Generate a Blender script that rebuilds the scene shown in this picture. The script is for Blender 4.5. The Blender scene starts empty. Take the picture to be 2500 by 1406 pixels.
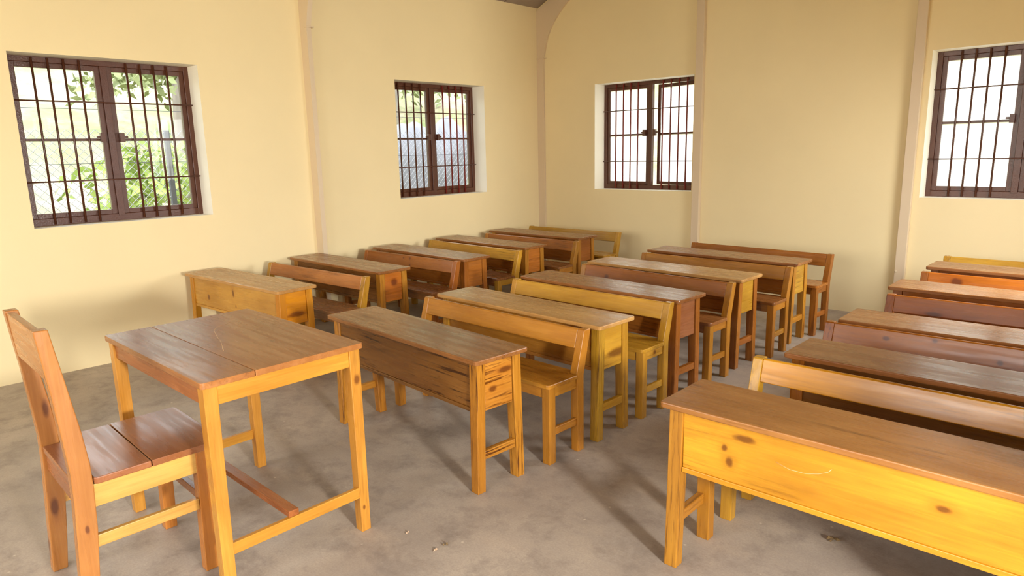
import bpy, bmesh, math, random
from mathutils import Vector, Matrix

PI = math.pi
scene = bpy.context.scene
COL = scene.collection
DATA = bpy.data

# ------------------------------------------------------------------ camera
YAW, PITCH, ROLL, FPX = -0.7564, 0.1984, -0.0224, 1664.4
CAM = Vector((5.3431, 0.0, 1.4322))
fwd = Vector((math.sin(YAW) * math.cos(PITCH), math.cos(YAW) * math.cos(PITCH), -math.sin(PITCH)))
rgt = Vector((math.cos(YAW), -math.sin(YAW), 0))
upv = rgt.cross(fwd)
r2 = rgt * math.cos(ROLL) + upv * math.sin(ROLL)
u2 = -rgt * math.sin(ROLL) + upv * math.cos(ROLL)
cd = DATA.cameras.new('camera'); cam = DATA.objects.new('camera', cd); COL.objects.link(cam)
m = Matrix((r2, u2, -fwd)).transposed().to_4x4(); m.translation = CAM
cam.matrix_world = m
cd.sensor_fit = 'HORIZONTAL'; cd.sensor_width = 36.0; cd.lens = 36.0 * FPX / 2500.0
cd.clip_start = 0.05; cd.clip_end = 300
scene.camera = cam

# ------------------------------------------------------------------ light
world = DATA.worlds.new('sky'); scene.world = world; world.use_nodes = True
wn = world.node_tree.nodes; wl = world.node_tree.links; wn.clear()
wo = wn.new('ShaderNodeOutputWorld'); wb = wn.new('ShaderNodeBackground')
wb.inputs['Color'].default_value = (0.93, 0.97, 1.0, 1); wb.inputs['Strength'].default_value = 2.6
wl.new(wb.outputs[0], wo.inputs[0])

sd = DATA.lights.new('sun', 'SUN'); sd.energy = 1.0; sd.angle = 0.01; sd.color = (1, 0.95, 0.86)
sun = DATA.objects.new('sun', sd); COL.objects.link(sun)
sun.rotation_euler = Vector((0.15, -0.55, 0.82)).to_track_quat('Z', 'Y').to_euler()

# compact flash-like lamp, added beyond the unseen right-hand doorway to cast leftward shadows
ad = DATA.lights.new('doorway_daylight', 'AREA'); ad.shape = 'RECTANGLE'; ad.size = 0.30; ad.size_y = 0.34
ad.energy = 115.0; ad.color = (1.0, 0.97, 0.93)
al = DATA.objects.new('doorway_daylight', ad); COL.objects.link(al)
al.location = (7.6, 0.42, 1.33)
al.rotation_euler = Vector((1, -0.18, 0.06)).to_track_quat('Z', 'Y').to_euler()

# added fill lamps, brightening the room from unseen openings behind and beside the camera
def fill_light(name, loc, nrm, sx, sy, watts, col=(0.98, 0.98, 1.0)):
    L = DATA.lights.new(name, 'AREA'); L.shape = 'RECTANGLE'; L.size = sx; L.size_y = sy; L.energy = watts; L.color = col; L.spread = 2.1
    o = DATA.objects.new(name, L); COL.objects.link(o); o.location = loc
    o.rotation_euler = Vector(nrm).to_track_quat('-Z', 'Z').to_euler()
fill_light('window_daylight', (1.5, -2.92, 1.75), (0, 1, -0.8), 1.78, 1.68, 13)
fill_light('window_daylight', (4.3, -2.92, 1.75), (0, 1, -0.8), 1.78, 1.68, 13)
fill_light('window_daylight', (5.97, -1.41, 1.56), (-1, 0, -0.8), 1.15, 1.1, 19)
fill_light('window_daylight', (5.97, 4.707, 1.56), (-1, 0, -0.7), 1.15, 1.1, 27)
# added warm lamps aimed upward, to yellow the ceiling and upper walls
WARM_FILL = (1.0, 0.74, 0.32)
fill_light('yard_glow', (1.5, -2.91, 1.75), (0, 1, 0.75), 1.7, 1.6, 11, WARM_FILL)
fill_light('yard_glow', (4.3, -2.91, 1.75), (0, 1, 0.75), 1.7, 1.6, 11, WARM_FILL)
fill_light('yard_glow', (5.965, -1.41, 1.56), (-1, 0, 0.75), 1.15, 1.1, 4, WARM_FILL)
fill_light('yard_glow', (5.965, 4.707, 1.56), (-1, 0, 0.75), 1.15, 1.1, 4, WARM_FILL)
scene.view_settings.view_transform = 'Standard'
scene.view_settings.look = 'None'
scene.view_settings.exposure = 1.15
scene.view_settings.gamma = 1.0
scene.view_settings.use_curve_mapping = False
cy = scene.cycles
cy.use_denoising = True
try: cy.denoiser = 'OPENIMAGEDENOISE'
except Exception: pass
cy.max_bounces = 10; cy.diffuse_bounces = 7; cy.glossy_bounces = 4; cy.transparent_max_bounces = 24
cy.caustics_reflective = False; cy.caustics_refractive = False
cy.sample_clamp_indirect = 6.0

# ------------------------------------------------------------------ helpers
def lin(r, g, b):
    f = lambda v: (v / 255) / 12.92 if v / 255 <= 0.04045 else ((v / 255 + 0.055) / 1.055) ** 2.4
    return (f(r), f(g), f(b), 1.0)

class N:
    """tiny node-graph writer"""
    def __init__(s, name):
        s.m = DATA.materials.new(name); s.m.use_nodes = True
        s.t = s.m.node_tree; s.t.nodes.clear()
        s.out = s.t.nodes.new('ShaderNodeOutputMaterial')
    def n(s, kind, **kw):
        o = s.t.nodes.new('ShaderNode' + kind)
        for k, v in kw.items(): setattr(o, k, v)
        return o
    def put(s, sock, v):
        if isinstance(v, bpy.types.NodeSocket): s.t.links.new(v, sock)
        else: sock.default_value = v
    def math(s, op, a, b=0.0, c=None, clamp=False):
        o = s.n('Math', operation=op); o.use_clamp = clamp
        s.put(o.inputs[0], a); s.put(o.inputs[1], b)
        if c is not None: s.put(o.inputs[2], c)
        return o.outputs[0]
    def vmath(s, op, a, b=(0, 0, 0)):
        o = s.n('VectorMath', operation=op); s.put(o.inputs[0], a); s.put(o.inputs[1], b)
        return o.outputs[0]
    def noise(s, vec, scale=1.0, detail=2.0, rough=0.5, dist=0.0):
        o = s.n('TexNoise'); s.put(o.inputs['Vector'], vec); o.inputs['Scale'].default_value = scale
        o.inputs['Detail'].default_value = detail; o.inputs['Roughness'].default_value = rough
        o.inputs['Distortion'].default_value = dist
        return o.outputs[0]
    def ramp(s, fac, a, b, lo=0.0, hi=1.0):
        o = s.n('MapRange'); o.clamp = True; s.put(o.inputs[0], fac)
        o.inputs[1].default_value = a; o.inputs[2].default_value = b
        o.inputs[3].default_value = lo; o.inputs[4].default_value = hi
        return o.outputs[0]
    def mix(s, fac, a, b, blend='MIX'):
        o = s.n('Mix', data_type='RGBA', blend_type=blend)
        s.put(o.inputs[0], fac); s.put(o.inputs[6], a); s.put(o.inputs[7], b)
        return o.outputs[2]
    def bsdf(s, **kw):
        o = s.n('BsdfPrincipled')
        for k, v in kw.items(): s.put(o.inputs[k.replace('_', ' ')], v)
        s.t.links.new(o.outputs[0], s.out.inputs[0])
        return o
    def bump(s, h, strength=0.2, dist=0.002):
        o = s.n('Bump'); s.put(o.inputs['Height'], h)
        o.inputs['Strength'].default_value = strength; o.inputs['Distance'].default_value = dist
        return o.outputs[0]

def plain(name, rgb, rough=0.6, **kw):
    g = N(name); g.bsdf(Base_Color=rgb, Roughness=rough, **kw); return g.m

def wood(axis, knots=(), name=None, streak=1.0):
    """varnished pine; base tint is the object's own colour, grain runs along AXIS ('x','y','z') of the piece.
    knots: (along, across, half length, half width) in metres in the furniture's own axes"""
    g = N(name or 'varnished_pine_' + axis)
    tc = g.n('TexCoord').outputs['Object']
    sp = g.n('SeparateXYZ'); g.put(sp.inputs[0], tc)
    X, Y, Z = sp.outputs
    order = {'x': (X, Z, Y), 'y': (Y, Z, X), 'z': (Z, X, Y)}[axis]
    cb = g.n('CombineXYZ')
    for i in range(3): g.put(cb.inputs[i], order[i])
    raw = cb.outputs[0]
    oi = g.n('ObjectInfo')
    off = g.vmath('MULTIPLY', oi.outputs['Random'], (57.3, 31.7, 91.1))
    p = g.vmath('ADD', raw, off)
    # kmask: knots given for this board
    kmask = None
    warp = None
    for (u, v, ru, rv) in knots:
        dx = g.math('DIVIDE', g.math('SUBTRACT', order[0], u), ru)
        vv = order[1] if axis != 'x' else order[1]
        dy = g.math('DIVIDE', g.math('SUBTRACT', (order[1] if rv > 0 else order[2]), v), abs(rv))
        wob = g.noise(raw, 30, 2)
        d = g.math('SQRT', g.math('ADD', g.math('MULTIPLY', dx, dx), g.math('MULTIPLY', dy, dy)))
        d = g.math('ADD', d, g.math('MULTIPLY', g.math('SUBTRACT', wob, 0.5), 0.7))
        k = g.ramp(d, 1.25, 0.6)
        halo = g.ramp(d, 3.2, 0.5)
        kmask = k if kmask is None else g.math('MAXIMUM', kmask, k)
        warp = halo if warp is None else g.math('MAXIMUM', warp, halo)
    # growth bands
    big = g.noise(g.vmath('MULTIPLY', p, (0.9, 5.0, 5.0)), 1.0, 3.0, 0.55)
    if warp is not None: big = g.math('ADD', big, g.math('MULTIPLY', warp, 0.10))
    s2 = g.n('SeparateXYZ'); g.put(s2.inputs[0], p)
    cross = g.math('ADD', g.math('MULTIPLY', s2.outputs[1], 16.0), g.math('MULTIPLY', s2.outputs[2], 11.0))
    band = g.math('SINE', g.math('ADD', g.math('MULTIPLY', big, 34.0), cross))
    band = g.ramp(band, -1, 1)
    band = g.math('POWER', band, 2.0)
    fib = g.noise(g.vmath('MULTIPLY', p, (5.0, 150.0, 150.0)), 1.0, 3.0, 0.6)
    blot = g.noise(g.vmath('MULTIPLY', p, (1.6, 4.5, 4.5)), 1.0, 4.0, 0.6)
    stk = g.noise(g.vmath('MULTIPLY', p, (4.5, 80.0, 80.0)), 1.0, 4.0, 0.65)
    stk_zone = g.noise(g.vmath('MULTIPLY', p, (1.3, 5.0, 5.0)), 1.0, 1.0)
    stk = g.math('MULTIPLY', g.ramp(stk, 0.52, 0.70), g.ramp(g.math('ADD', stk_zone, g.math('MULTIPLY', g.math('SUBTRACT', oi.outputs['Alpha'], 1.0), 0.10)), 0.46, 0.60))
    smul = g.math('MULTIPLY', oi.outputs['Alpha'], 0.75 * streak)
    base = oi.outputs['Color']
    light = g.mix(1.0, base, (1.22, 1.22, 1.15, 1), 'MULTIPLY')
    dark = g.mix(1.0, base, (0.76, 0.66, 0.52, 1), 'MULTIPLY')
    c = g.mix(g.ramp(blot, 0.3, 0.7), dark, light)
    c = g.mix(g.math('MULTIPLY', band, 0.38), c, g.mix(1.0, base, (0.80, 0.68, 0.52, 1), 'MULTIPLY'))
    c = g.mix(g.ramp(fib, 0.3, 0.72, 0.0, 0.58), c, g.mix(1.0, c, (0.70, 0.60, 0.48, 1), 'MULTIPLY'))
    c = g.mix(g.math('MULTIPLY', stk, smul, clamp=True), c, g.mix(1.0, base, (0.22, 0.14, 0.10, 1), 'MULTIPLY'))
    # stray knots
    vo = g.n('TexVoronoi'); vo.feature = 'F1'
    g.put(vo.inputs['Vector'], g.vmath('MULTIPLY', p, (2.2, 7.0, 7.0))); vo.inputs['Scale'].default_value = 1.0
    vd = vo.outputs['Distance']
    vc = g.n('SeparateColor'); g.put(vc.inputs[0], vo.outputs['Color'])
    sel = g.ramp(vc.outputs[0], 0.60, 0.62)
    kn = g.math('MULTIPLY', g.ramp(vd, 0.115, 0.06), sel)
    ringy = g.math('MULTIPLY', g.ramp(vd, 0.26, 0.10), sel)
    c = g.mix(g.math('MULTIPLY', ringy, 0.45), c, g.mix(1.0, base, (0.68, 0.48, 0.32, 1), 'MULTIPLY'))
    c = g.mix(g.math('MULTIPLY', kn, 0.85), c, g.mix(1.0, base, (0.24, 0.14, 0.13, 1), 'MULTIPLY'))
    if kmask is not None:
        c = g.mix(g.math('MULTIPLY', warp, 0.35), c, g.mix(1.0, base, (0.72, 0.52, 0.36, 1), 'MULTIPLY'))
        c = g.mix(g.math('MULTIPLY', kmask, 0.85), c, g.mix(1.0, base, (0.24, 0.14, 0.15, 1), 'MULTIPLY'))
    rr = g.ramp(g.noise(g.vmath('MULTIPLY', p, (3.0, 40.0, 40.0)), 1.0, 3.0), 0.3, 0.7, 0.20, 0.36)
    hgt = g.math('ADD', g.math('MULTIPLY', fib, 0.6), g.math('MULTIPLY', blot, 2.0))
    g.bsdf(Base_Color=c, Roughness=rr, Normal=g.bump(hgt, 0.12, 0.0005), Specular_IOR_Level=0.45)
    return g.m

def wall_mat(name, rgb):
    g = N(name)
    tc = g.n('NewGeometry').outputs['Position']
    a = g.noise(tc, 1.1, 4.0, 0.6); b = g.noise(tc, 60.0, 3.0, 0.6)
    c = g.mix(g.ramp(a, 0.3, 0.7), rgb, tuple(v * 0.95 for v in rgb[:3]) + (1,))
    g.bsdf(Base_Color=c, Roughness=0.75, Normal=g.bump(g.math('ADD', g.math('MULTIPLY', a, 6.0), b), 0.12, 0.004))
    return g.m

def floor_mat():
    g = N('screeded_concrete')
    p = g.n('NewGeometry').outputs['Position']
    a = g.noise(p, 1.1, 6.0, 0.68); b = g.noise(p, 5.0, 8.0, 0.74, 0.1); f = g.noise(p, 130.0, 3.0, 0.7)
    sweep = g.noise(g.vmath('MULTIPLY', p, (2.2, 5.0, 1.0)), 1.0, 8.0, 0.75, 0.2)
    c = g.mix(g.ramp(a, 0.34, 0.68), lin(150, 138, 126), lin(186, 172, 154))
    c = g.mix(g.ramp(b, 0.48, 0.70, 0, 0.7), c, lin(118, 106, 97))
    c = g.mix(g.ramp(sweep, 0.52, 0.72, 0, 0.5), c, lin(186, 168, 146))
    c = g.mix(g.ramp(f, 0.35, 0.75, 0.0, 0.35), c, lin(120, 106, 94))
    sc = g.n('TexVoronoi'); g.put(sc.inputs['Vector'], p); sc.inputs['Scale'].default_value = 7.0
    spk = g.math('MULTIPLY', g.ramp(sc.outputs['Distance'], 0.05, 0.02), 0.7)
    c = g.mix(spk, c, lin(206, 192, 172))
    r = g.ramp(b, 0.3, 0.7, 0.42, 0.62)
    g.bsdf(Base_Color=c, Roughness=r, Normal=g.bump(g.math('ADD', b, g.math('MULTIPLY', f, 0.2)), 0.25, 0.003))
    return g.m

M_WALL = wall_mat('cream_wall_paint', lin(236, 218, 170))
M_REVEAL = wall_mat('white_reveal_paint', lin(246, 240, 222))  # white reveals, brightened in colour for light coming from outside
M_FLOOR = floor_mat()
M_COLUMN = plain('beige_steel_paint', lin(212, 192, 160), 0.5)
M_CEIL = plain('grey_ceiling_sheet', lin(150, 136, 122), 0.6)
M_SEAM = plain('dark_ceiling_joint', lin(90, 76, 62), 0.8)
M_ROOF = plain('roof_sheet', lin(150, 70, 60), 0.5)
M_WX, M_WY, M_WZ = wood('x'), wood('y'), wood('z')
def paint():
    g = N('brown_gloss_paint')
    p = g.n('NewGeometry').outputs['Position']
    b = g.noise(p, 90.0, 3.0, 0.7)
    c = g.mix(b, lin(62, 30, 15), lin(98, 52, 30))
    g.bsdf(Base_Color=c, Roughness=0.28, Normal=g.bump(b, 0.5, 0.003), Specular_IOR_Level=0.6)
    return g.m
M_PAINT = paint()
M_REDFRINGE = plain('red_oxide_paint', lin(116, 38, 30), 0.4)  # red glare fringe against the bright panes, put into the bar colour
def glass():
    g = N('window_glass')
    tr = g.n('BsdfTransparent'); gl = g.n('BsdfGlossy'); gl.inputs['Roughness'].default_value = 0.02
    tr.inputs[0].default_value = (0.95, 0.97, 0.96, 1)
    fr = g.n('Fresnel'); fr.inputs[0].default_value = 1.22
    mx = g.n('MixShader')
    g.t.links.new(fr.outputs[0], mx.inputs[0]); g.t.links.new(tr.outputs[0], mx.inputs[1]); g.t.links.new(gl.outputs[0], mx.inputs[2])
    g.t.links.new(mx.outputs[0], g.out.inputs[0])
    return g.m
M_GLASS = glass()
def milky():
    g = N('dusty_milky_glass')
    p = g.n('NewGeometry').outputs['Position']
    a = g.ramp(g.noise(p, 3.5, 5.0, .7), .35, .65, .78, .92)
    tr = g.n('BsdfTransparent'); tl = g.n('BsdfTranslucent'); tl.inputs[0].default_value = (.93, .93, .92, 1)
    mx = g.n('MixShader'); g.put(mx.inputs[0], a)
    g.t.links.new(tr.outputs[0], mx.inputs[1]); g.t.links.new(tl.outputs[0], mx.inputs[2])
    g.t.links.new(mx.outputs[0], g.out.inputs[0]); return g.m
M_MILKY = milky()

def link(name, me, mat=None, parent=None):
    o = DATA.objects.new(name, me); COL.objects.link(o)
    if mat is not None: me.materials.append(mat)
    if parent is not None: o.parent = parent
    return o
def mesh(name, verts, faces):
    me = DATA.meshes.new(name); me.from_pydata([tuple(v) for v in verts], [], faces)
    bm = bmesh.new(); bm.from_mesh(me); bmesh.ops.recalc_face_normals(bm, faces=bm.faces); bm.to_mesh(me); bm.free()
    return me
def empty(name, loc, rz=0.0, label=None, cat=None, group=None, kind=None):
    o = DATA.objects.new(name, None); COL.objects.link(o)
    o.empty_display_size = 0.1; o.location = loc; o.rotation_euler = (0, 0, rz)
    tag(o, label, cat, group, kind); return o
def tag(o, label=None, cat=None, group=None, kind=None):
    if label: o['label'] = label
    if cat: o['category'] = cat
    if group: o['group'] = group
    if kind: o['kind'] = kind
    return o
def bev(o, w=0.003, seg=2):
    b = o.modifiers.new('soft_edges', 'BEVEL'); b.width = w; b.segments = seg; b.limit_method = 'ANGLE'; b.angle_limit = 0.6
    return o
BOXF = [(0, 1, 3, 2), (4, 6, 7, 5), (0, 4, 5, 1), (2, 3, 7, 6), (0, 2, 6, 4), (1, 5, 7, 3)]
def box_vf(x0, x1, y0, y1, z0, z1):
    return [(x, y, z) for x in (x0, x1) for y in (y0, y1) for z in (z0, z1)]
def boxes(name, lst, mat, parent=None, bw=0.0):
    V = []; F = []
    for b in lst:
        k = len(V); V += box_vf(*b); F += [tuple(i + k for i in f) for f in BOXF]
    o = link(name, mesh(name, V, F), mat, parent)
    if bw: bev(o, bw)
    return o
def prism(name, poly, axis, a, b, mat, parent=None, bw=0.0):
    """extrude a 2D polygon; axis 'x': poly is (y,z); 'y': poly is (x,z); 'z': poly is (x,y)"""
    mk = {'x': lambda q, t: (t, q[0], q[1]), 'y': lambda q, t: (q[0], t, q[1]), 'z': lambda q, t: (q[0], q[1], t)}[axis]
    n = len(poly)
    V = [mk(q, a) for q in poly] + [mk(q, b) for q in poly]
    F = [tuple(range(n)), tuple(range(2 * n - 1, n - 1, -1))] + [(i, (i + 1) % n, n + (i + 1) % n, n + i) for i in range(n)]
    o = link(name, mesh(name, V, F), mat, parent)
    if bw: bev(o, bw)
    return o
def leg_mesh(name, bx, by, tx, ty, wb, db, wt, dt, z0, z1, mat, parent, bw=0.0025):
    """square leg with its own foot centre, top centre, foot and top sections"""
    V = []
    for (cx, cyy, w, d, z) in ((bx, by, wb, db, z0), (tx, ty, wt, dt, z1)):
        V += [(cx - w / 2, cyy - d / 2, z), (cx + w / 2, cyy - d / 2, z), (cx + w / 2, cyy + d / 2, z), (cx - w / 2, cyy + d / 2, z)]
    F = [(0, 3, 2, 1), (4, 5, 6, 7)] + [(i, (i + 1) % 4, 4 + (i + 1) % 4, 4 + i) for i in range(4)]
    return bev(link(name, mesh(name, V, F), mat, parent), bw)
def slab_top(name, x0, x1, y0, y1, z0, z1, mat, parent, rnd, rad=0.014, jit=0.0012, corners=(1, 1, 1, 1), bw=0.004):
    """board with rounded corners and slightly uneven hand-planed edges"""
    P = []
    cs = [((x0, y0), PI, corners[0]), ((x1, y0), 1.5 * PI, corners[1]), ((x1, y1), 0, corners[2]), ((x0, y1), 0.5 * PI, corners[3])]
    for i, ((cx, cyy), a0, k) in enumerate(cs):
        r = rad * k if k else 0.0015
        ox = cx + (r if cx == x0 else -r); oy = cyy + (r if cyy == y0 else -r)
        for j in range(4):
            a = a0 + j / 3 * PI / 2
            P.append((ox + r * math.cos(a), oy + r * math.sin(a)))
        nx = cs[(i + 1) % 4][0]
        L = math.hypot(nx[0] - cx, nx[1] - cyy); n = int(L / 0.16)
        for j in range(1, n):
            t = j / n
            qx = cx + (nx[0] - cx) * t; qy = cyy + (nx[1] - cyy) * t
            if abs(nx[0] - cx) > abs(nx[1] - cyy): qy += rnd.uniform(-jit, jit)
            else: qx += rnd.uniform(-jit, jit)
            P.append((qx, qy))
    return prism(name, P, 'z', z0, z1, mat, parent, bw)
def tube(name, pts, r, mat, parent=None, sides=8):
    V = []; F = []
    pts = [Vector(p) for p in pts]
    for i, p in enumerate(pts):
        d = (pts[min(i + 1, len(pts) - 1)] - pts[max(i - 1, 0)]).normalized()
        a = d.cross(Vector((0, 0, 1)) if abs(d.z) < 0.9 else Vector((1, 0, 0))).normalized(); b = d.cross(a)
        for k in range(sides):
            t = 2 * PI * k / sides; V.append(p + a * (r * math.cos(t)) + b * (r * math.sin(t)))
    for i in range(len(pts) - 1):
        for k in range(sides):
            q = (k + 1) % sides; F.append((i * sides + k, i * sides + q, (i + 1) * sides + q, (i + 1) * sides + k))
    F.append(tuple(range(sides))); F.append(tuple(range(len(V) - 1, len(V) - 1 - sides, -1)))
    o = link(name, mesh(name, V, F), mat, parent)
    for p in o.data.polygons: p.use_smooth = True
    return o
STREAK = [1.0]
def tint(o, rgb, rnd, spread=0.10):
    k = 1 + rnd.uniform(-spread, spread); q = 1 + rnd.uniform(-spread, spread) * 0.5
    o.color = (rgb[0] * k * .84, rgb[1] * k * q * .84, rgb[2] * k * .84, STREAK[0] * rnd.uniform(.4, 1.3)); return o

# ------------------------------------------------------------------ room
RW, RL, RF = 5.95, 6.182, -2.9          # width, back wall, front wall
WT = 0.23                               # wall thickness
EZ = 3.0                                # wall plate height
SL = 0.46                               # ceiling slope
WS, WH = 0.998, 2.114                   # window sill and head
def wall_slab(name, u0, u1, z0, z1, holes, place, gable=None, mat=M_WALL):
    """wall with rectangular openings; place(u, w, z) -> world point, w = 0 inside face, WT outside"""
    us = sorted({u0, u1, *[h[0] for h in holes], *[h[1] for h in holes]})
    zs = sorted({z0, z1, *[h[2] for h in holes], *[h[3] for h in holes]})
    def solid(i, j):
        if not (0 <= i < len(us) - 1 and 0 <= j < len(zs) - 1): return False
        cu = (us[i] + us[i + 1]) / 2; cz = (zs[j] + zs[j + 1]) / 2
        return not any(h[0] < cu < h[1] and h[2] < cz < h[3] for h in holes)
    V = []; F = []; idx = {}
    def v(u, w, z):
        k = (round(u, 5), w, round(z, 5))
        if k not in idx: idx[k] = len(V); V.append(place(u, w, z))
        return idx[k]
    for i in range(len(us) - 1):
        for j in range(len(zs) - 1):
            if not solid(i, j): continue
            a, b, c, d = us[i], us[i + 1], zs[j], zs[j + 1]
            for w in (0.0, WT): F.append((v(a, w, c), v(b, w, c), v(b, w, d), v(a, w, d)))
            if not solid(i - 1, j): F.append((v(a, 0.0, c), v(a, WT, c), v(a, WT, d), v(a, 0.0, d)))
            if not solid(i + 1, j): F.append((v(b, 0.0, c), v(b, WT, c), v(b, WT, d), v(b, 0.0, d)))
            if not solid(i, j - 1): F.append((v(a, 0.0, c), v(b, 0.0, c), v(b, WT, c), v(a, WT, c)))
            if not solid(i, j + 1) and not (gable and j == len(zs) - 2): F.append((v(a, 0.0, d), v(b, 0.0, d), v(b, WT, d), v(a, WT, d)))
    if gable:
        n = len(us)
        top = [(u, z1) for u in us] + [gable[2], gable[1], gable[0]][::1]
        for w in (0.0, WT):
            F.append(tuple([v(u, w, z1) for u in us] + [v(q[0], w, q[1]) for q in gable]))
        ring = [(us[-1], z1)] + list(gable) + [(us[0], z1)]
        for p, q in zip(ring[:-1], ring[1:]):
            F.append((v(p[0], 0.0, p[1]), v(q[0], 0.0, q[1]), v(q[0], WT, q[1]), v(p[0], WT, p[1])))
    o = link(name, mesh(name, V, F), mat); tag(o, kind='structure')
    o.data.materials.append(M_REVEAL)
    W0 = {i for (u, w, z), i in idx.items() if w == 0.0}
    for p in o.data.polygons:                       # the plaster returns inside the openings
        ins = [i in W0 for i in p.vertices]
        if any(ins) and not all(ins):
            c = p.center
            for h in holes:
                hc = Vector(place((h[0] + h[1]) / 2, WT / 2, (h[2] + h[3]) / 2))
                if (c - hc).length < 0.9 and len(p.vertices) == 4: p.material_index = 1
    return o
LW = [(1.111, 2.289), (4.118, 5.296)]
ROOFT = EZ + SL * RW / 2
wall_slab('wall_left', RF - WT, RL + WT, 0, EZ, [(a, b, WS, WH) for a, b in LW], lambda u, w, z: (-w, u, z))
DOOR = (0.10, 1.60)  # unseen doorway, widened to pass the added side lamp's light
wall_slab('wall_right', RF - WT, RL + WT, 0, EZ, [(LW[1][0], LW[1][1], WS, WH), (2.2, 3.0, WS, WH), (DOOR[0], DOOR[1], 0.0, 2.08), (-2.0, -0.82, WS, WH)], lambda u, w, z: (RW + w, u, z))
BWIN = [(0.801, 1.979), (3.975, 5.149)]
wall_slab('wall_back', 0, RW, 0, EZ, [(a, b, WS, WH) for a, b in BWIN], lambda u, w, z: (u, RL + w, z), gable=[(RW, EZ + 0.01), (RW / 2, ROOFT + 0.02), (0, EZ + 0.01)])
wall_slab('wall_front', 0, RW, 0, EZ, [(0.6, 2.4, 0.9, 2.6), (3.4, 5.2, 0.9, 2.6)], lambda u, w, z: (u, RF - w, z), gable=[(RW, EZ + 0.01), (RW / 2, ROOFT + 0.02), (0, EZ + 0.01)])  # unseen frameless openings, sized for the added fill lamps behind the camera
tag(boxes('floor', [(-WT, RW + WT, RF - WT, RL + WT, -0.12, 0.0)], M_FLOOR), kind='structure')
# sloped ceiling sheets under the roof
def slope_slab(name, x0, z0, x1, z1, t, y0, y1, mat):
    o = prism(name, [(x0, z0), (x1, z1), (x1, z1 + t), (x0, z0 + t)], 'y', y0, y1, mat); tag(o, kind='structure'); return o
slope_slab('ceiling', -0.0, EZ, RW / 2, ROOFT, 0.02, RF, RL, M_CEIL)
slope_slab('ceiling', RW, EZ, RW / 2, ROOFT, 0.02, RF, RL, M_CEIL)
slope_slab('trim_1', -0.75, EZ - 0.75 * SL + 0.08, RW / 2, ROOFT + 0.08, 0.05, RF - 0.6, RL + 0.6, M_ROOF)
slope_slab('trim_2', RW + 0.75, EZ - 0.75 * SL + 0.08, RW / 2, ROOFT + 0.08, 0.05, RF - 0.6, RL + 0.6, M_ROOF)
# joints between ceiling sheets
k = 0
for y in [RF + 1.22 * i for i in range(1, 8)]:
    boxes('trim_%d' % (3 + k), [(0, 0.001, 0, 0.001, 0, 0.001)], M_SEAM).data.clear_geometry()
    o = DATA.objects['trim_%d' % (3 + k)]
    o.data.from_pydata([(0, y - .004, EZ - .002), (0, y + .004, EZ - .002), (RW / 2, y + .004, ROOFT - .002), (RW / 2, y - .004, ROOFT - .002), (RW, y + .004, EZ - .002), (RW, y - .004, EZ - .002)], [], [(0, 1, 2, 3), (3, 2, 4, 5)])
    tag(o, kind='structure'); k += 1

# portal frames: column, curved haunch and rafter of one painted steel frame
def portal(name, y0, y1, col_d, haunch_from=2.46):
    def half(s):
        X = (lambda x: x) if s > 0 else (lambda x: RW - x)
        P = [(0, 0), (col_d, 0), (col_d, haunch_from)]
        for i in range(1, 9):                       # curved inner edge into the rafter
            t = i / 8
            x = col_d + 0.02 + (0.62 - col_d) * (t ** 1.9); z = haunch_from + (3.13 - haunch_from) * (t ** 0.85)
            P.append((x, z))
        P.append((RW / 2, ROOFT - 0.13)); P.append((RW / 2, ROOFT - 0.03)); P.append((0, EZ - 0.03))
        return [(X(x), z) for x, z in P]
    V = []; F = []
    for s in (1, -1):
        P = half(s); n = len(P); b = len(V)
        V += [(x, y0, z) for x, z in P] + [(x, y1, z) for x, z in P]
        F += [tuple(b + i for i in range(n)), tuple(b + i for i in range(2 * n - 1, n - 1, -1))]
        F += [(b + i, b + (i + 1) % n, b + n + (i + 1) % n, b + n + i) for i in range(n)]
    o = link(name, mesh(name, V, F), M_COLUMN); tag(o, kind='structure'); return o
portal('trim_11', 3.172, 3.215, 0.098, 2.47)
portal('trim_12', 0.16, 0.205, 0.098, 2.47)
portal('trim_13', RF, RF + 0.06, 0.10)
portal('trim_14', RL - 0.022, RL, 0.098, 2.455)
# flange lips that stiffen the haunch of the nearer frame
boxes('trim_15', [(0.07, 0.112, 3.167, 3.235, 2.462, 2.474)], M_COLUMN, bw=0.001)['kind'] = 'structure'
boxes('trim_16', [(-0.0, 0.125, RL - 0.034, RL, 2.447, 2.456)], M_COLUMN, bw=0.001)['kind'] = 'structure'
# gable columns on the back wall
tag(boxes('trim_17', [(2.010, 2.088, RL - 0.045, RL, 0, EZ + 0.85)], M_COLUMN, bw=0.003), kind='structure')
tag(boxes('trim_18', [(3.856, 3.930, RL - 0.045, RL, 0, EZ + 0.88)], M_COLUMN, bw=0.003), kind='structure')
o = tube('bolt', [(3.868, RL - 0.045, 0.40), (3.868, RL - 0.058, 0.40)], 0.009, M_COLUMN, DATA.objects['trim_18'])

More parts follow.
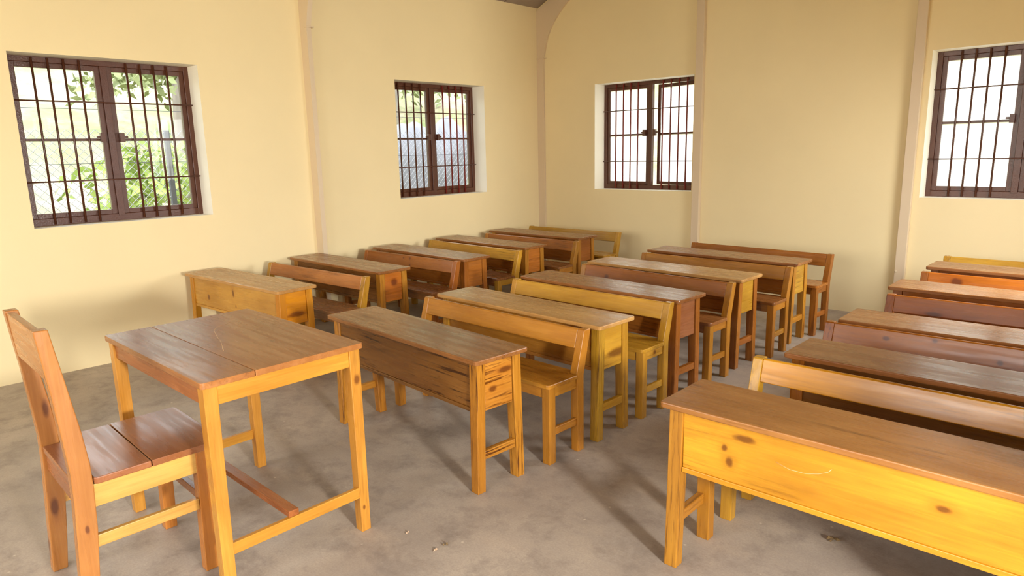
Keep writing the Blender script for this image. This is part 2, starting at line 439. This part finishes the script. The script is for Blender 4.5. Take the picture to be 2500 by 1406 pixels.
# ------------------------------------------------------------------ windows
def window(n, origin, rz, w, ajar=0.0, redbars=None, pane=None):
    pane = pane or M_GLASS
    h = WH - WS
    root = empty('window_%d' % n, origin, rz, kind='structure')
    d0 = 0.165
    f = 0.036
    boxes('window_frame', [(0, f, d0 + .012, d0 + .05, 0, h), (w - f, w, d0 + .012, d0 + .05, 0, h), (f, w - f, d0 + .012, d0 + .05, 0, f + .012), (f, w - f, d0 + .012, d0 + .05, h - f, h),
                           (w / 2 - .022, w / 2 + .022, d0 + .008, d0 + .05, f, h - f)], M_PAINT, root, 0.002)
    for s in (0, 1):
        x0, x1 = (f, w / 2 - .022) if s == 0 else (w / 2 + .022, w - f)
        z0, z1 = f + .012, h - f; t = .034; W = x1 - x0
        cs = empty('casement', (x0 if s == 0 else x1, d0 + .03, 0)); cs.parent = root
        X = (lambda a, b: (a, b)) if s == 0 else (lambda a, b: (-b, -a))
        y0, y1 = -.006, .022
        mid = (z0 + z1) / 2 + .012
        bl = [X(0, t) + (y0, y1, z0, z1), X(W - t, W) + (y0, y1, z0, z1), X(t, W - t) + (y0, y1, z0, z0 + t), X(t, W - t) + (y0, y1, z1 - t, z1),
              X(t, W - t) + (y0, y1, mid - .009, mid + .009)]
        boxes('casement_frame', bl, M_PAINT, cs, 0.002)
        boxes('pane', [X(t - .004, W - t + .004) + (.006, .009, z0 + t - .004, mid - .005)], pane, cs)
        boxes('pane', [X(t - .004, W - t + .004) + (.006, .009, mid + .005, z1 - t + .004)], pane, cs)
        if s == 1 and ajar: cs.rotation_euler = (0, 0, -ajar)
        # latch: keeper plate and sliding bolt end
        c = w / 2 + (-.062 if s == 0 else .062); q = -1 if s == 0 else 1
        boxes('latch', [(c - .016, c + .016, d0 - .020, d0 + .012, mid - .018, mid + .046), tuple(sorted((c + q * .012, c + q * .04))) + (d0 - .012, d0 + .002, mid + .010, mid + .026)], M_PAINT, root, 0.002)
    # horizontal bars, then vertical bars passing in front of the frame
    for z in (h * .265, h * .745):
        tube('security_bar', [(-.004, d0 - .006, z), (w + .004, d0 - .006, z)], .0058, M_PAINT, root, 6)
    for s in (0, 1):
        g0, g1 = (f + .034, w / 2 - .056) if s == 0 else (w / 2 + .056, w - f - .034)
        for i in range(1, 5):
            x = g0 + (g1 - g0) * i / 5
            rd = redbars is not None and redbars[s]
            tube('security_bar', [(x, d0 + .003, .006), (x, d0 + .003, h - .006)], .0080, M_REDFRINGE if rd else M_PAINT, root, 6)
    return root
window(1, (0, LW[0][0], WS), PI / 2, LW[0][1] - LW[0][0])
window(2, (0, LW[1][0], WS), PI / 2, LW[1][1] - LW[1][0], redbars=(0, 1))
window(3, (BWIN[0][0], RL, WS), 0, BWIN[0][1] - BWIN[0][0], ajar=0.16, redbars=(1, 1), pane=M_MILKY)
window(4, (BWIN[1][0], RL, WS), 0, BWIN[1][1] - BWIN[1][0], pane=M_MILKY)
window(5, (RW, LW[1][1], WS), -PI / 2, LW[1][1] - LW[1][0])
window(6, (RW, 3.0, WS), -PI / 2, 0.8)
window(7, (RW, -0.82, WS), -PI / 2, 1.18)
# open door leaf of the right wall, folded back outside
d1 = empty('door_1', (RW + WT, DOOR[1], 0), 0, kind='structure')
boxes('door_frame', [(-WT, 0, -.04, 0, 0, 2.08), (-WT, 0, -(DOOR[1] - DOOR[0]), -(DOOR[1] - DOOR[0]) + .04, 0, 2.08), (-WT, 0, -(DOOR[1] - DOOR[0]), 0, 2.04, 2.08)], M_PAINT, d1, 0.003)
boxes('door_leaf', [(0.005, .045, 0.0, .82, 0.02, 2.04)], M_PAINT, d1, 0.003)
# sky portals in the openings
def portal_light(name, loc, nrm, sx, sy):
    L = DATA.lights.new(name, 'AREA'); L.shape = 'RECTANGLE'; L.size = sx; L.size_y = sy
    L.cycles.is_portal = True
    o = DATA.objects.new(name, L); COL.objects.link(o); o.location = loc
    o.rotation_euler = Vector(nrm).to_track_quat('-Z', 'Z').to_euler()
for a, b in LW: portal_light('sky_portal', (-WT - .01, (a + b) / 2, (WS + WH) / 2), (1, 0, 0), b - a, WH - WS)
for a, b in BWIN: portal_light('sky_portal', ((a + b) / 2, RL + WT + .01, (WS + WH) / 2), (0, -1, 0), b - a, WH - WS)
for a, b, c, d in [(LW[1][0], LW[1][1], WS, WH), (2.2, 3.0, WS, WH), (-2.0, -.82, WS, WH), (DOOR[0], DOOR[1], 0, 2.08)]:
    portal_light('sky_portal', (RW + WT + .06, (a + b) / 2, (c + d) / 2), (-1, 0, 0), b - a, d - c)

# ------------------------------------------------------------------ furniture
YEL, AMB, ORA, BRN, TAN, DRK = lin(198, 152, 52), lin(188, 130, 46), lin(170, 106, 42), lin(158, 106, 60), lin(200, 156, 96), lin(130, 86, 38)
H = 0.60
def school_desk(x, y, rz, L, W, seed, label, group, top, panel, side, legc, panel_knots=(), side_knots=(), streak=1.0, pstreak=None):
    STREAK[0] = streak
    pstreak = 1.0 if pstreak is None else pstreak
    rnd = random.Random(seed)
    t = empty('school_desk', (x, y, 0), rz, label, 'desk', group)
    tint(slab_top('desktop', -L / 2, L / 2, -W / 2, W / 2, H - .021, H, M_WX, t, rnd), top, rnd, .05).color[3] *= .45
    lw, ld = .050, .046
    ex = L / 2 - .026; ey = W / 2 - .026                     # outer faces of the legs at the top
    for sx in (-1, 1):
        for sy in (-1, 1):
            tx = sx * (ex - lw / 2); ty = sy * (ey - ld / 2)
            by = sy * (ey - ld / 2 + .014); bx = tx + sx * rnd.uniform(-.002, .003)
            tint(leg_mesh('leg', bx, by, tx, ty, lw * rnd.uniform(.92, 1), ld * .95, lw, ld, 0, H - .021, M_WZ, t), legc, rnd)
    ix = ex - lw
    mp = wood('x', panel_knots, 'knotty_pine_panel') if panel_knots else M_WX
    tint(boxes('front_panel', [(-ix, ix, -ey + .006, -ey + .026, .376, H - .021)], mp, t, .002), panel, rnd, .04).color[3] *= pstreak
    tint(boxes('back_rail', [(-ix, ix, ey - .026, ey - .006, H - .065, H - .021)], M_WX, t, .002), panel, rnd)
    ms = wood('y', side_knots, 'knotty_pine_side') if side_knots else M_WY
    for sx in (-1, 1):
        a, b = sorted((sx * (ex - .007), sx * (ex - .025)))
        tint(boxes('side_panel', [(a, b, -ey + ld, ey - ld, .362, H - .021)], ms, t, .002), side, rnd, .04)
        a, b = sorted((sx * (ex - .004), sx * (ex - .030)))
        tint(boxes('stretcher', [(a, b, -ey + ld - .010, ey - ld + .010, .146, .186)], M_WY, t, .003), legc, rnd)
    tint(boxes('shelf', [(-ix, ix, -ey + .002, ey - .004, .358, .376)], M_WX, t, .002), panel, rnd)
    return t

def school_bench(x, y, rz, L, seed, label, group, rail, seat, legc, rail_knots=(), side_knots=(), streak=.9):
    STREAK[0] = streak
    """origin below the rear top edge of the backrest, seat towards -y"""
    rnd = random.Random(seed)
    t = empty('school_bench', (x, y, 0), rz, label, 'bench', group)
    e = L / 2; w = .042
    for sx in (-1, 1):
        a, b = sorted((sx * e, sx * (e - w)))
        poly = [(-.098, 0), (-.052, 0), (-.052, .38), (0, .592), (-.004, .597), (-.040, .597), (-.046, .592), (-.104, .395), (-.100, .36)]
        tint(prism('back_post', poly, 'x', a, b, M_WZ, t, .004), legc, rnd)
        ys = -.298
        tint(leg_mesh('leg', sx * (e - w / 2 - .006), ys + .020, sx * (e - w / 2 - .006), ys + .022, w + .003, .044, w + .003, .044, 0, .371, M_WZ, t), legc, rnd)
        a2, b2 = sorted((sx * (e - .008), sx * (e - .026)))
        tint(boxes('side_apron', [(a2, b2, ys + .040, -.098, .322, .371)], wood('y', side_knots, 'knotty_pine_apron') if side_knots else M_WY, t, .002), legc, rnd)
        tint(boxes('stretcher', [(a2, b2, ys + .038, -.096, .135, .172)], M_WY, t, .003), legc, rnd)
    tint(boxes('front_apron', [(-e + w + .004, e - w - .004, ys + .005, ys + .025, .318, .371)], M_WX, t, .002), seat, rnd)
    tint(boxes('rear_apron', [(-e + w, e - w, -.090, -.070, .318, .371)], M_WX, t, .002), seat, rnd)
    # seat board, notched between the posts at the rear
    S = e + .004; yf = ys - .014
    P = [(-S + .014, yf), (S - .014, yf), (S - .004, yf + .004), (S, yf + .014), (S, -.106), (e - w - .002, -.106), (e - w - .002, -.060), (-e + w + .002, -.060), (-e + w + .002, -.106), (-S, -.106), (-S, yf + .014), (-S + .004, yf + .004)]
    tint(prism('seat', P, 'z', .371, .391, M_WX, t, .003), seat, rnd, .04)
    mr = wood('x', rail_knots, 'knotty_pine_rail') if rail_knots else M_WX
    tint(prism('backrest', [(-.0695, .506), (-.0465, .499), (-.0235, .590), (-.028, .596), (-.040, .597), (-.0455, .592)], 'x', -e + w, e - w, mr, t, .003), rail, rnd, .04)
    return t

GL, GM, GR = ('school desks in the column along the left wall', 'school desks in the middle column', 'school desks in the right column')
BL, BM, BR = ('school benches in the column along the left wall', 'school benches in the middle column', 'school benches in the right column')
# x, y, rz, L, W, seed, label, group, top, panel, side, leg
D = school_desk
D(2.822, 2.000, -.060, 1.220, .300, 11, 'brown desk with dark streaked front panel, foremost in the middle, beyond the teacher table', GM, BRN, DRK, lin(198, 134, 52), AMB, side_knots=((-.035, .45, .024, .014),), streak=2.2)
D(2.872, 2.739, -.029, 1.236, .290, 12, 'desk with pale honey top, second in the middle column, behind the dark streaked desk', GM, TAN, lin(184, 128, 52), YEL, YEL, panel_knots=((.16, .49, .016, .010), (.34, .47, .05, .008), (.47, .42, .014, .018)), side_knots=((.04, .43, .09, .022),))
D(2.880, 3.474, -.043, 1.240, .297, 13, 'desk with grey scuffs on its reddish brown top, third in the middle column', GM, BRN, ORA, lin(170, 112, 74), ORA)
D(2.879, 4.240, -.029, 1.251, .302, 14, 'desk with tan top and bright yellow side panel, fourth in the middle column', GM, TAN, ORA, YEL, ORA)
D(2.921, 5.019, -.019, 1.250, .299, 15, 'rearmost desk of the middle column, brown top with a cool sheen on its left end', GM, BRN, ORA, YEL, AMB)
D(0.780, 2.139, .062, 1.245, .292, 21, 'pale yellow desk with dark knots on its front panel, foremost by the left wall', GL, TAN, lin(206, 158, 74), lin(222, 150, 30), lin(216, 150, 40), panel_knots=((-.345, .445, .017, .020), (.008, .515, .012, .030), (.030, .424, .008, .012)), side_knots=((0, .425, .07, .018),))
D(0.725, 2.992, .008, 1.240, .297, 22, 'brown desk with a V shaped stain on its amber side, second along the left wall', GL, BRN, DRK, lin(196, 118, 42), AMB, side_knots=((.01, .50, .030, .028),))
D(0.805, 3.763, -.014, 1.246, .295, 23, 'brown desk third along the left wall, right after the bench with knots on its backrest', GL, BRN, ORA, ORA, ORA)
D(0.771, 4.538, -.020, 1.231, .294, 24, 'brown desk fourth along the left wall, behind the olive yellow bench', GL, BRN, ORA, lin(196, 122, 48), AMB)
D(0.760, 5.307, -.002, 1.227, .301, 25, 'rearmost desk along the left wall, nearest the room corner', GL, BRN, ORA, lin(170, 104, 44), AMB)
R1 = D(4.830, 2.060, .008, 1.240, .300, 31, 'large bright amber desk with knots in its front panel, in the lower right foreground', GR, lin(174, 122, 66), lin(214, 156, 44), AMB, AMB,
       panel_knots=((-.399, .487, .010, .011), (-.380, .444, .012, .018), (-.335, .533, .035, .012), (.206, .491, .018, .010)), streak=2.3, pstreak=.32)
D(4.930, 2.850, -.004, 1.240, .300, 32, 'glossy brown desk second in the right column, behind the yellow backrest', GR, BRN, DRK, ORA, ORA)
D(4.910, 3.558, .012, 1.240, .300, 33, 'glossy brown desk third in the right column, with a knotty amber backrest before it', GR, BRN, ORA, ORA, ORA)
D(4.870, 4.539, .004, 1.240, .300, 34, 'glossy brown desk fourth in the right column, whose far corner reaches the steel column', GR, BRN, ORA, ORA, ORA)
D(4.880, 5.400, -.006, 1.240, .300, 35, 'rearmost desk of the right column, below the window at the right edge', GR, BRN, ORA, ORA, ORA)
B = school_bench
B(2.856, 2.550, -.019, 1.200, 41, 'orange bench with a wide glossy backrest, foremost in the middle column', BM, AMB, AMB, AMB)
B(2.880, 3.288, -.013, 1.195, 42, 'two-tone yellow bench with a knot on its side apron, second in the middle column', BM, YEL, YEL, YEL, side_knots=((-.18, .35, .016, .014),))
B(2.892, 4.025, -.040, 1.212, 43, 'orange brown bench third in the middle column, between the scuffed and the tan desk', BM, ORA, BRN, AMB, rail_knots=((-.36, .53, .02, .016),))
B(2.950, 4.772, -.013, 1.221, 44, 'amber bench fourth in the middle column, in front of the rearmost middle desk', BM, AMB, BRN, AMB)
B(2.980, 5.524, -.036, 1.216, 45, 'dark reddish bench rearmost in the middle, against the back wall between two steel columns', BM, ORA, ORA, ORA)
B(0.803, 2.692, .066, 1.220, 51, 'brown bench with a long glossy backrest, foremost along the left wall', BL, lin(186, 120, 60), BRN, YEL)
B(0.848, 3.550, .030, 1.170, 52, 'orange bench with dark knots on its backrest, second along the left wall', BL, ORA, BRN, ORA, rail_knots=((.03, .575, .012, .014), (.04, .52, .010, .010), (-.05, .575, .008, .008)))
B(0.821, 4.306, -.036, 1.235, 53, 'olive yellow bench third along the left wall', BL, YEL, BRN, YEL)
B(0.886, 5.020, .010, 1.190, 54, 'brown bench fourth along the left wall, before the desk nearest the corner', BL, ORA, BRN, AMB)
B(0.816, 5.796, .010, 1.211, 55, 'yellow bench at the rear of the left column, its backrest against the corner', BL, YEL, YEL, YEL)
B(4.835, 2.632, .008, 1.200, 61, 'bright yellow bench right behind the large amber desk in the lower right', BR, lin(204, 144, 30), AMB, YEL)
B(4.856, 3.392, .012, 1.200, 62, 'amber bench with dark knots on its backrest, second in the right column', BR, lin(186, 114, 24), ORA, lin(170, 100, 26), rail_knots=((-.33, .56, .015, .009), (-.14, .58, .012, .010), (.10, .53, .012, .010)))
B(4.905, 4.225, .020, 1.200, 63, 'orange bench third in the right column, between two glossy brown desks', BR, lin(172, 100, 22), ORA, lin(160, 92, 26))
B(4.880, 5.095, .010, 1.200, 64, 'orange bench with a large dark knot on its backrest, fourth in the right column', BR, lin(190, 108, 22), ORA, ORA, rail_knots=((-.40, .55, .035, .026),))
B(4.850, 5.880, .004, 1.200, 65, 'olive yellow backrest bench at the very rear of the right column, below the right window', BR, YEL, ORA, YEL)

# teacher's table
STREAK[0] = .55
TT, TS, TL = lin(178, 120, 70), lin(214, 156, 62), lin(212, 154, 66)
rnd = random.Random(5)
tb = empty('teacher_table', (2.822, 1.088, 0), 0, 'brown teacher table with a two-board top and golden legs, standing by the high-backed chair', 'table')
tx, ty = .4525, .2975
tint(slab_top('top_board', -tx, tx, -ty, -.122, .731, .752, M_WX, tb, rnd, .012, .0008, (1, 1, 0, 0)), TT, rnd, .03)
tint(slab_top('top_board', -tx, tx, -.1195, ty, .731, .752, M_WX, tb, rnd, .012, .0008, (0, 0, 1, 1)), TT, rnd, .03)
for sx in (-1, 1):
    for sy in (-1, 1):
        w = .045
        cx = sx * (tx - .012 - w / 2); cyy = sy * (ty - .010 - w / 2)
        tint(leg_mesh('leg', cx, cyy + sy * .002, cx, cyy, .042, .040, w, w, 0, .731, wood('z', ((.615, .268, .020, -.013), (.10, .262, .010, -.006)), 'knotty_pine_leg') if (sx, sy) == (1, 1) else M_WZ, tb), TL, rnd, .04)
for sx in (-1, 1):
    a, b = sorted((sx * (tx - .016), sx * (tx - .034)))
    tint(boxes('side_apron', [(a, b, -ty + .055, ty - .055, .666, .731)], M_WY, tb, .002), TS, rnd, .03)
    tint(boxes('stretcher', [(a, b, -ty + .050, ty - .050, .142, .184)], M_WY, tb, .002), TS, rnd, .03)
for sy in (-1, 1):
    a, b = sorted((sy * (ty - .018), sy * (ty - .036)))
    tint(boxes('front_apron', [(-tx + .057, tx - .057, a, b, .666, .731)], M_WX, tb, .002), lin(178, 110, 60), rnd, .03)
tint(boxes('foot_rail', [(-tx + .012, tx - .018, -.042, -.004, .1845, .208)], M_WX, tb, .002), lin(182, 112, 62), rnd, .03)
M_SCR = plain('pale_scratch', lin(226, 186, 138), 0.5)
def on_plane(px, py, axis, val):
    d = r2 * ((px - 1250) / FPX) - u2 * ((py - 703) / FPX) + fwd
    return CAM + d * ((val - CAM[axis]) / d[axis])
# the curved scratch across the boards (measured once, then fixed on the board)
SC1 = [(2.593, 1.166), (2.601, 1.145), (2.641, 1.110), (2.675, 1.098), (2.775, 1.067), (2.831, 1.053), (2.898, 1.028), (2.966, 1.002)]
tube('scratch', [(x - 2.822, y - 1.088, .7519) for x, y in SC1], .0009, M_SCR, tb, 4)

# chair
rnd = random.Random(8)
ch = empty('teacher_chair', (2.832, 0.700, 0), -.026, 'high-backed wooden chair with a two-board seat, pushed towards the teacher table', 'chair')
CO, CS, CR = lin(196, 134, 74), lin(164, 106, 68), lin(220, 172, 94)
hx = .222
for sx in (-1, 1):
    a, b = sorted((sx * hx, sx * (hx - .042)))
    poly = [(-.250, 0), (-.205, 0), (-.190, .14), (-.176, .30), (-.170, .44), (-.171, .52), (-.180, .62), (-.198, .76), (-.224, .954), (-.262, .955), (-.242, .75), (-.232, .60), (-.226, .50), (-.228, .40), (-.240, .20)]
    tint(prism('back_post', poly, 'x', a, b, wood('z', ((.06, -.222, .040, -.018), (.31, -.205, .014, -.006)), 'knotty_pine_post') if sx > 0 else wood('z', ((.60, -.195, .030, -.010), (.24, -.215, .035, -.012)), 'knotty_pine_post'), ch, .003), CO, rnd, .05)
    tint(leg_mesh('leg', sx * (hx - .022), .150, sx * (hx - .022), .160, .042, .044, .044, .046, 0, .447, M_WZ, ch), lin(200, 132, 60), rnd, .05)
    a, b = sorted((sx * (hx - .004), sx * (hx - .022)))
    tint(boxes('side_apron', [(a, b, -.178, .140, .372, .447)], M_WY, ch, .002), CR, rnd, .03)
    tint(boxes('stretcher', [(a, b, -.192, .132, .238, .278)], M_WY, ch, .002), CR, rnd, .03)
tint(boxes('front_apron', [(-hx + .044, hx - .044, .158, .176, .38, .447)], M_WX, ch, .002), CS, rnd)
tint(boxes('rear_apron', [(-hx + .042, hx - .042, -.216, -.196, .375, .447)], M_WX, ch, .002), CS, rnd)
tint(boxes('front_stretcher', [(-hx + .040, hx - .040, .142, .164, .255, .285)], M_WX, ch, .002), CS, rnd)
S1 = hx + .007
tint(prism('seat_board', [(-S1 + .008, -.168), (-hx + .044, -.168), (-hx + .044, -.222), (hx - .044, -.222), (hx - .044, -.168), (S1 - .008, -.168), (S1, -.160), (S1, -.003), (-S1, -.003), (-S1, -.160)], 'z', .448, .470, M_WX, ch, .003), CS, rnd, .03)
tint(slab_top('seat_board', -hx - .008, hx + .006, .000, .232, .448, .470, M_WX, ch, rnd, .016, .0006, (0, 0, 1, 1), .003), CS, rnd, .03)
tint(prism('backrest', [(-.246, .80), (-.222, .80), (-.236, .950), (-.258, .950)], 'x', -hx + .042, hx - .042, M_WX, ch, .002), lin(196, 134, 74), rnd, .03)

# scratch on the amber desk front
SC2 = [(-.235, .489), (-.191, .477), (-.144, .479), (-.108, .490), (-.083, .503), (-.073, .515)]
tube('scratch', [(x, -.1182, z) for x, z in SC2], .0008, M_SCR, R1, 4)

# small litter on the concrete
M_LEAF = plain('dry_leaf', lin(120, 96, 60), .8); M_LEAF2 = plain('pale_shaving', lin(190, 158, 128), .7)
def litter(x, y, s, seed, label, mat, name, cat, n=5):
    rnd = random.Random(seed); V = []; F = []
    for i in range(n):
        a = rnd.uniform(0, 2 * PI); cx = rnd.uniform(-s, s) * .5; cyy = rnd.uniform(-s, s) * .5; l = s * rnd.uniform(.5, 1); w = l * .3
        dx, dy = math.cos(a), math.sin(a); k = len(V); z = .002 + .002 * i
        V += [(cx - dx * l / 2, cyy - dy * l / 2, z), (cx - dy * w, cyy + dx * w, z + .004), (cx + dx * l / 2, cyy + dy * l / 2, z + .001), (cx + dy * w, cyy - dx * w, z + .003), (cx, cyy, z + .006), (cx, cyy, .0005)]
        for q in range(4): F += [(k + q, k + (q + 1) % 4, k + 4), (k + q, k + 5, k + (q + 1) % 4)]
    o = link(name, mesh(name, V, F), mat); o.location = (x, y, 0); tag(o, label, cat); return o
for (px, py, s, mt, nm, lb, ct, n) in [(2034, 1322, .030, M_LEAF, 'dried_leaf', 'crumpled dry leaf on the concrete under the large amber desk', 'leaf', 6),
        (1090, 1332, .016, M_LEAF, 'dried_seed', 'tiny dark seed pod on the open floor, beside a pale wood shaving', 'seed', 4),
        (1064, 1348, .018, M_LEAF2, 'wood_shaving', 'pale curled wood shaving on the floor just left below the dark seed pod', 'wood shaving', 2),
        (997, 1303, .016, M_LEAF2, 'wood_splinter', 'thin wood splinter on the floor between the teacher table and the seed pod', 'splinter', 2)]:
    q = on_plane(px, py, 2, 0.0)
    litter(round(q.x, 3), round(q.y, 3), s, int(px), lb, mt, nm, ct, n)

# ------------------------------------------------------------------ outside
def ground_mat():
    g = N('dry_grass_bank'); p = g.n('NewGeometry').outputs['Position']
    a = g.noise(p, .8, 6.0, .65); b = g.noise(p, 6.0, 5.0, .7)
    c = g.mix(g.ramp(a, .4, .62), lin(176, 160, 136), lin(132, 146, 92))
    c = g.mix(g.ramp(b, .45, .7, 0, .6), c, lin(112, 104, 90))
    g.bsdf(Base_Color=c, Roughness=.9); return g.m
M_GROUND = ground_mat()
def heightfield(name, x0, x1, y0, y1, nx, ny, fn, mat, seed):
    rnd = random.Random(seed); V = []; F = []
    for i in range(nx + 1):
        for j in range(ny + 1):
            x = x0 + (x1 - x0) * i / nx; y = y0 + (y1 - y0) * j / ny
            V.append((x, y, fn(x, y) + rnd.uniform(-.06, .06)))
    for i in range(nx):
        for j in range(ny):
            a = i * (ny + 1) + j; F.append((a, a + ny + 1, a + ny + 2, a + 1))
    o = link(name, mesh(name, V, F), mat); tag(o, kind='structure')
    for p in o.data.polygons: p.use_smooth = True
    return o
def hgt(x, y):
    z = -.32
    if x < -3.2: z += (-3.2 - x) * .42
    if y > 9.5: z += (y - 9.5) * .45
    if x > RW + 5: z += (x - RW - 5) * .1
    return z
heightfield('ground_bank', -22, 26, -14, 26, 60, 50, hgt, M_GROUND, 3)

def foliage_mat(name, a, b):
    g = N(name); oi = g.n('NewGeometry')
    c = g.mix(g.noise(oi.outputs['Position'], 5.0, 3.0), a, b)
    bs = g.bsdf(Base_Color=c, Roughness=.7)
    return g.m
M_FOL = foliage_mat('pale_green_leaves', lin(122, 148, 62), lin(160, 174, 98))
M_FOL2 = foliage_mat('olive_leaves', lin(98, 112, 66), lin(150, 154, 110))
M_BARK = plain('grey_bark', lin(150, 140, 134), .9)
def shrub(x, y, r, hh, seed, label, mat, name='shrub', cat='shrub', trunk=0.0, leaves=700, group=None):
    rnd = random.Random(seed); z0 = hgt(x, y) - .05
    t = empty(name, (x, y, z0), 0, label, cat, group)
    V = []; F = []
    for i in range(leaves):
        a = rnd.uniform(0, 2 * PI); el = math.acos(rnd.uniform(-.5, 1)); q = rnd.random() ** .45
        lob = 1 + .25 * math.sin(3 * a + seed) + .2 * math.sin(5 * el + seed)
        c = Vector((r * q * lob * math.sin(el) * math.cos(a), r * q * lob * math.sin(el) * math.sin(a), trunk + hh * .5 + hh * .5 * q * math.cos(el)))
        d = Vector((rnd.uniform(-1, 1), rnd.uniform(-1, 1), rnd.uniform(-.4, 1))).normalized()
        s = d.cross(Vector((rnd.uniform(-1, 1), rnd.uniform(-1, 1), .3))).normalized()
        l = rnd.uniform(.06, .12) * (1 + r * .15); k = len(V)
        V += [c - d * l, c + s * l * .4 + Vector((0, 0, .01)), c + d * l, c - s * l * .4 + Vector((0, 0, .01))]
        F += [(k, k + 1, k + 2, k + 3)]
    link('foliage', mesh('foliage', V, F), mat, t)
    V = []
    for i in range(5 if not trunk else 1):
        a = i * 1.3 + seed
        e = (r * .45 * math.cos(a), r * .45 * math.sin(a), trunk + hh * .55) if not trunk else (.1, .05, trunk + hh * .5)
        tube('stem', [(0, 0, 0), (e[0] * .4, e[1] * .4, e[2] * .5), e], .02 if not trunk else .09, M_BARK, t, 6)
    return t
shrub(-4.6, 3.6, .9, 1.5, 1, 'bright green bush beyond the fence, seen through the left window', M_FOL)
shrub(-4.4, 5.6, .8, 1.6, 2, 'pale green bush behind the grey fence post outside the left window', M_FOL)
shrub(-7.4, 5.0, 1.7, 2.4, 3, 'tall olive tree high on the bank outside the left window', M_FOL2, 'tree', 'tree', .3, 1300)
shrub(-7.6, 9.9, 1.6, 2.4, 4, 'olive tree on the bank to the right of the tall one, outside the left window', M_FOL2, 'tree', 'tree', .3, 1100)
shrub(-5.2, 13.2, 1.0, 1.6, 5, 'reddish green bush seen low through the second left-wall window', M_FOL)
shrub(-1.5, 15.5, 1.9, 2.4, 6, 'faint tree on the slope behind the back wall, seen through the ajar window', M_FOL2, 'tree', 'tree', 1.4, 700)
# rough stone bank showing pale through the right window
M_ROCK = foliage_mat('pale_rock', lin(176, 170, 166), lin(204, 198, 188))
def rock(x, y, s, seed, label, mat=None):
    bm = bmesh.new(); bmesh.ops.create_icosphere(bm, subdivisions=4, radius=1)
    rnd = random.Random(seed); ph = [rnd.uniform(0, 6) for _ in range(6)]
    for v in bm.verts:
        c = v.co; k = 1 + .16 * math.sin(3.1 * c.x + ph[0]) + .14 * math.sin(4.3 * c.y + ph[1]) + .12 * math.sin(5.7 * c.z + ph[2]) + .05 * math.sin(13 * c.x + 9 * c.y + ph[3])
        v.co = Vector((c.x * s[0], c.y * s[1], c.z * s[2])) * k
    me = DATA.meshes.new('boulder')
    for f in bm.faces: f.smooth = True
    bm.to_mesh(me); bm.free()
    o = link('boulder', me, mat or M_ROCK); o.location = (x, y, hgt(x, y) + s[2] * .5); tag(o, label, 'boulder'); return o
M_GREY = foliage_mat('grey_rock', lin(104, 104, 114), lin(128, 128, 140))
rock(-4.3, 8.05, (.6, .72, 1.2), 1, 'dark grey boulder behind the chain-link fence, seen through the second left-wall window', M_GREY)
rock(3.2, 13.0, (1.5, 1.0, 1.5), 2, 'pale boulder on the slope, seen in the left half of the right window')
rock(-.6, 13.4, (1.2, 1.0, 1.2), 3, 'pale boulder on the slope outside the back window in the corner')

# chain-link fence along the left side
FX = -2.5
fn = empty('chain_link_fence', (FX, 0, -.32), 0, 'grey chain-link fence with posts and straining wires, outside the left-wall windows', 'fence')
M_WIRE = plain('galvanised_wire', lin(140, 142, 152), .5); M_POST = plain('grey_fence_post', lin(70, 72, 82), .6)
V = []; F = []
y0, y1, zt = 1.5, 11.2, 2.05; s = .085; hw = .0030
def ribbon(a, b):
    d = (Vector(b) - Vector(a)).normalized(); nn = d.cross(Vector((1, 0, 0))) * hw; xx = Vector((hw, 0, 0)); k = len(V)
    for p in (Vector(a), Vector(b)): V.extend([p + nn, p + xx, p - nn, p - xx])
    for q in range(4): F.append((k + q, k + (q + 1) % 4, k + 4 + (q + 1) % 4, k + 4 + q))
n = int((y1 - y0 + zt) / s)
for i in range(n):
    a = y0 - zt + i * s
    p, q = (a, 0.0), (a + zt, zt)
    if p[0] < y0: p = (y0, y0 - a)
    if q[0] > y1: q = (y1, y1 - a)
    if p[0] < q[0]:
        ribbon((0.002, p[0], p[1]), (0.002, q[0], q[1]))
        ribbon((-0.002, y0 + y1 - p[0], p[1]), (-0.002, y0 + y1 - q[0], q[1]))
link('wire_mesh', mesh('wire_mesh', V, F), M_WIRE, fn)
for z in (1.0, 1.72, 2.25):
    tube('straining_wire', [(0.006, y0, z), (0.006, y1, z)], .003, M_POST, fn, 5)
for y in (2.95, 5.45, 8.6, 11.15):
    boxes('fence_post', [(-.025, .025, y - .025, y + .025, 0, 2.05)], M_POST, fn, .004)
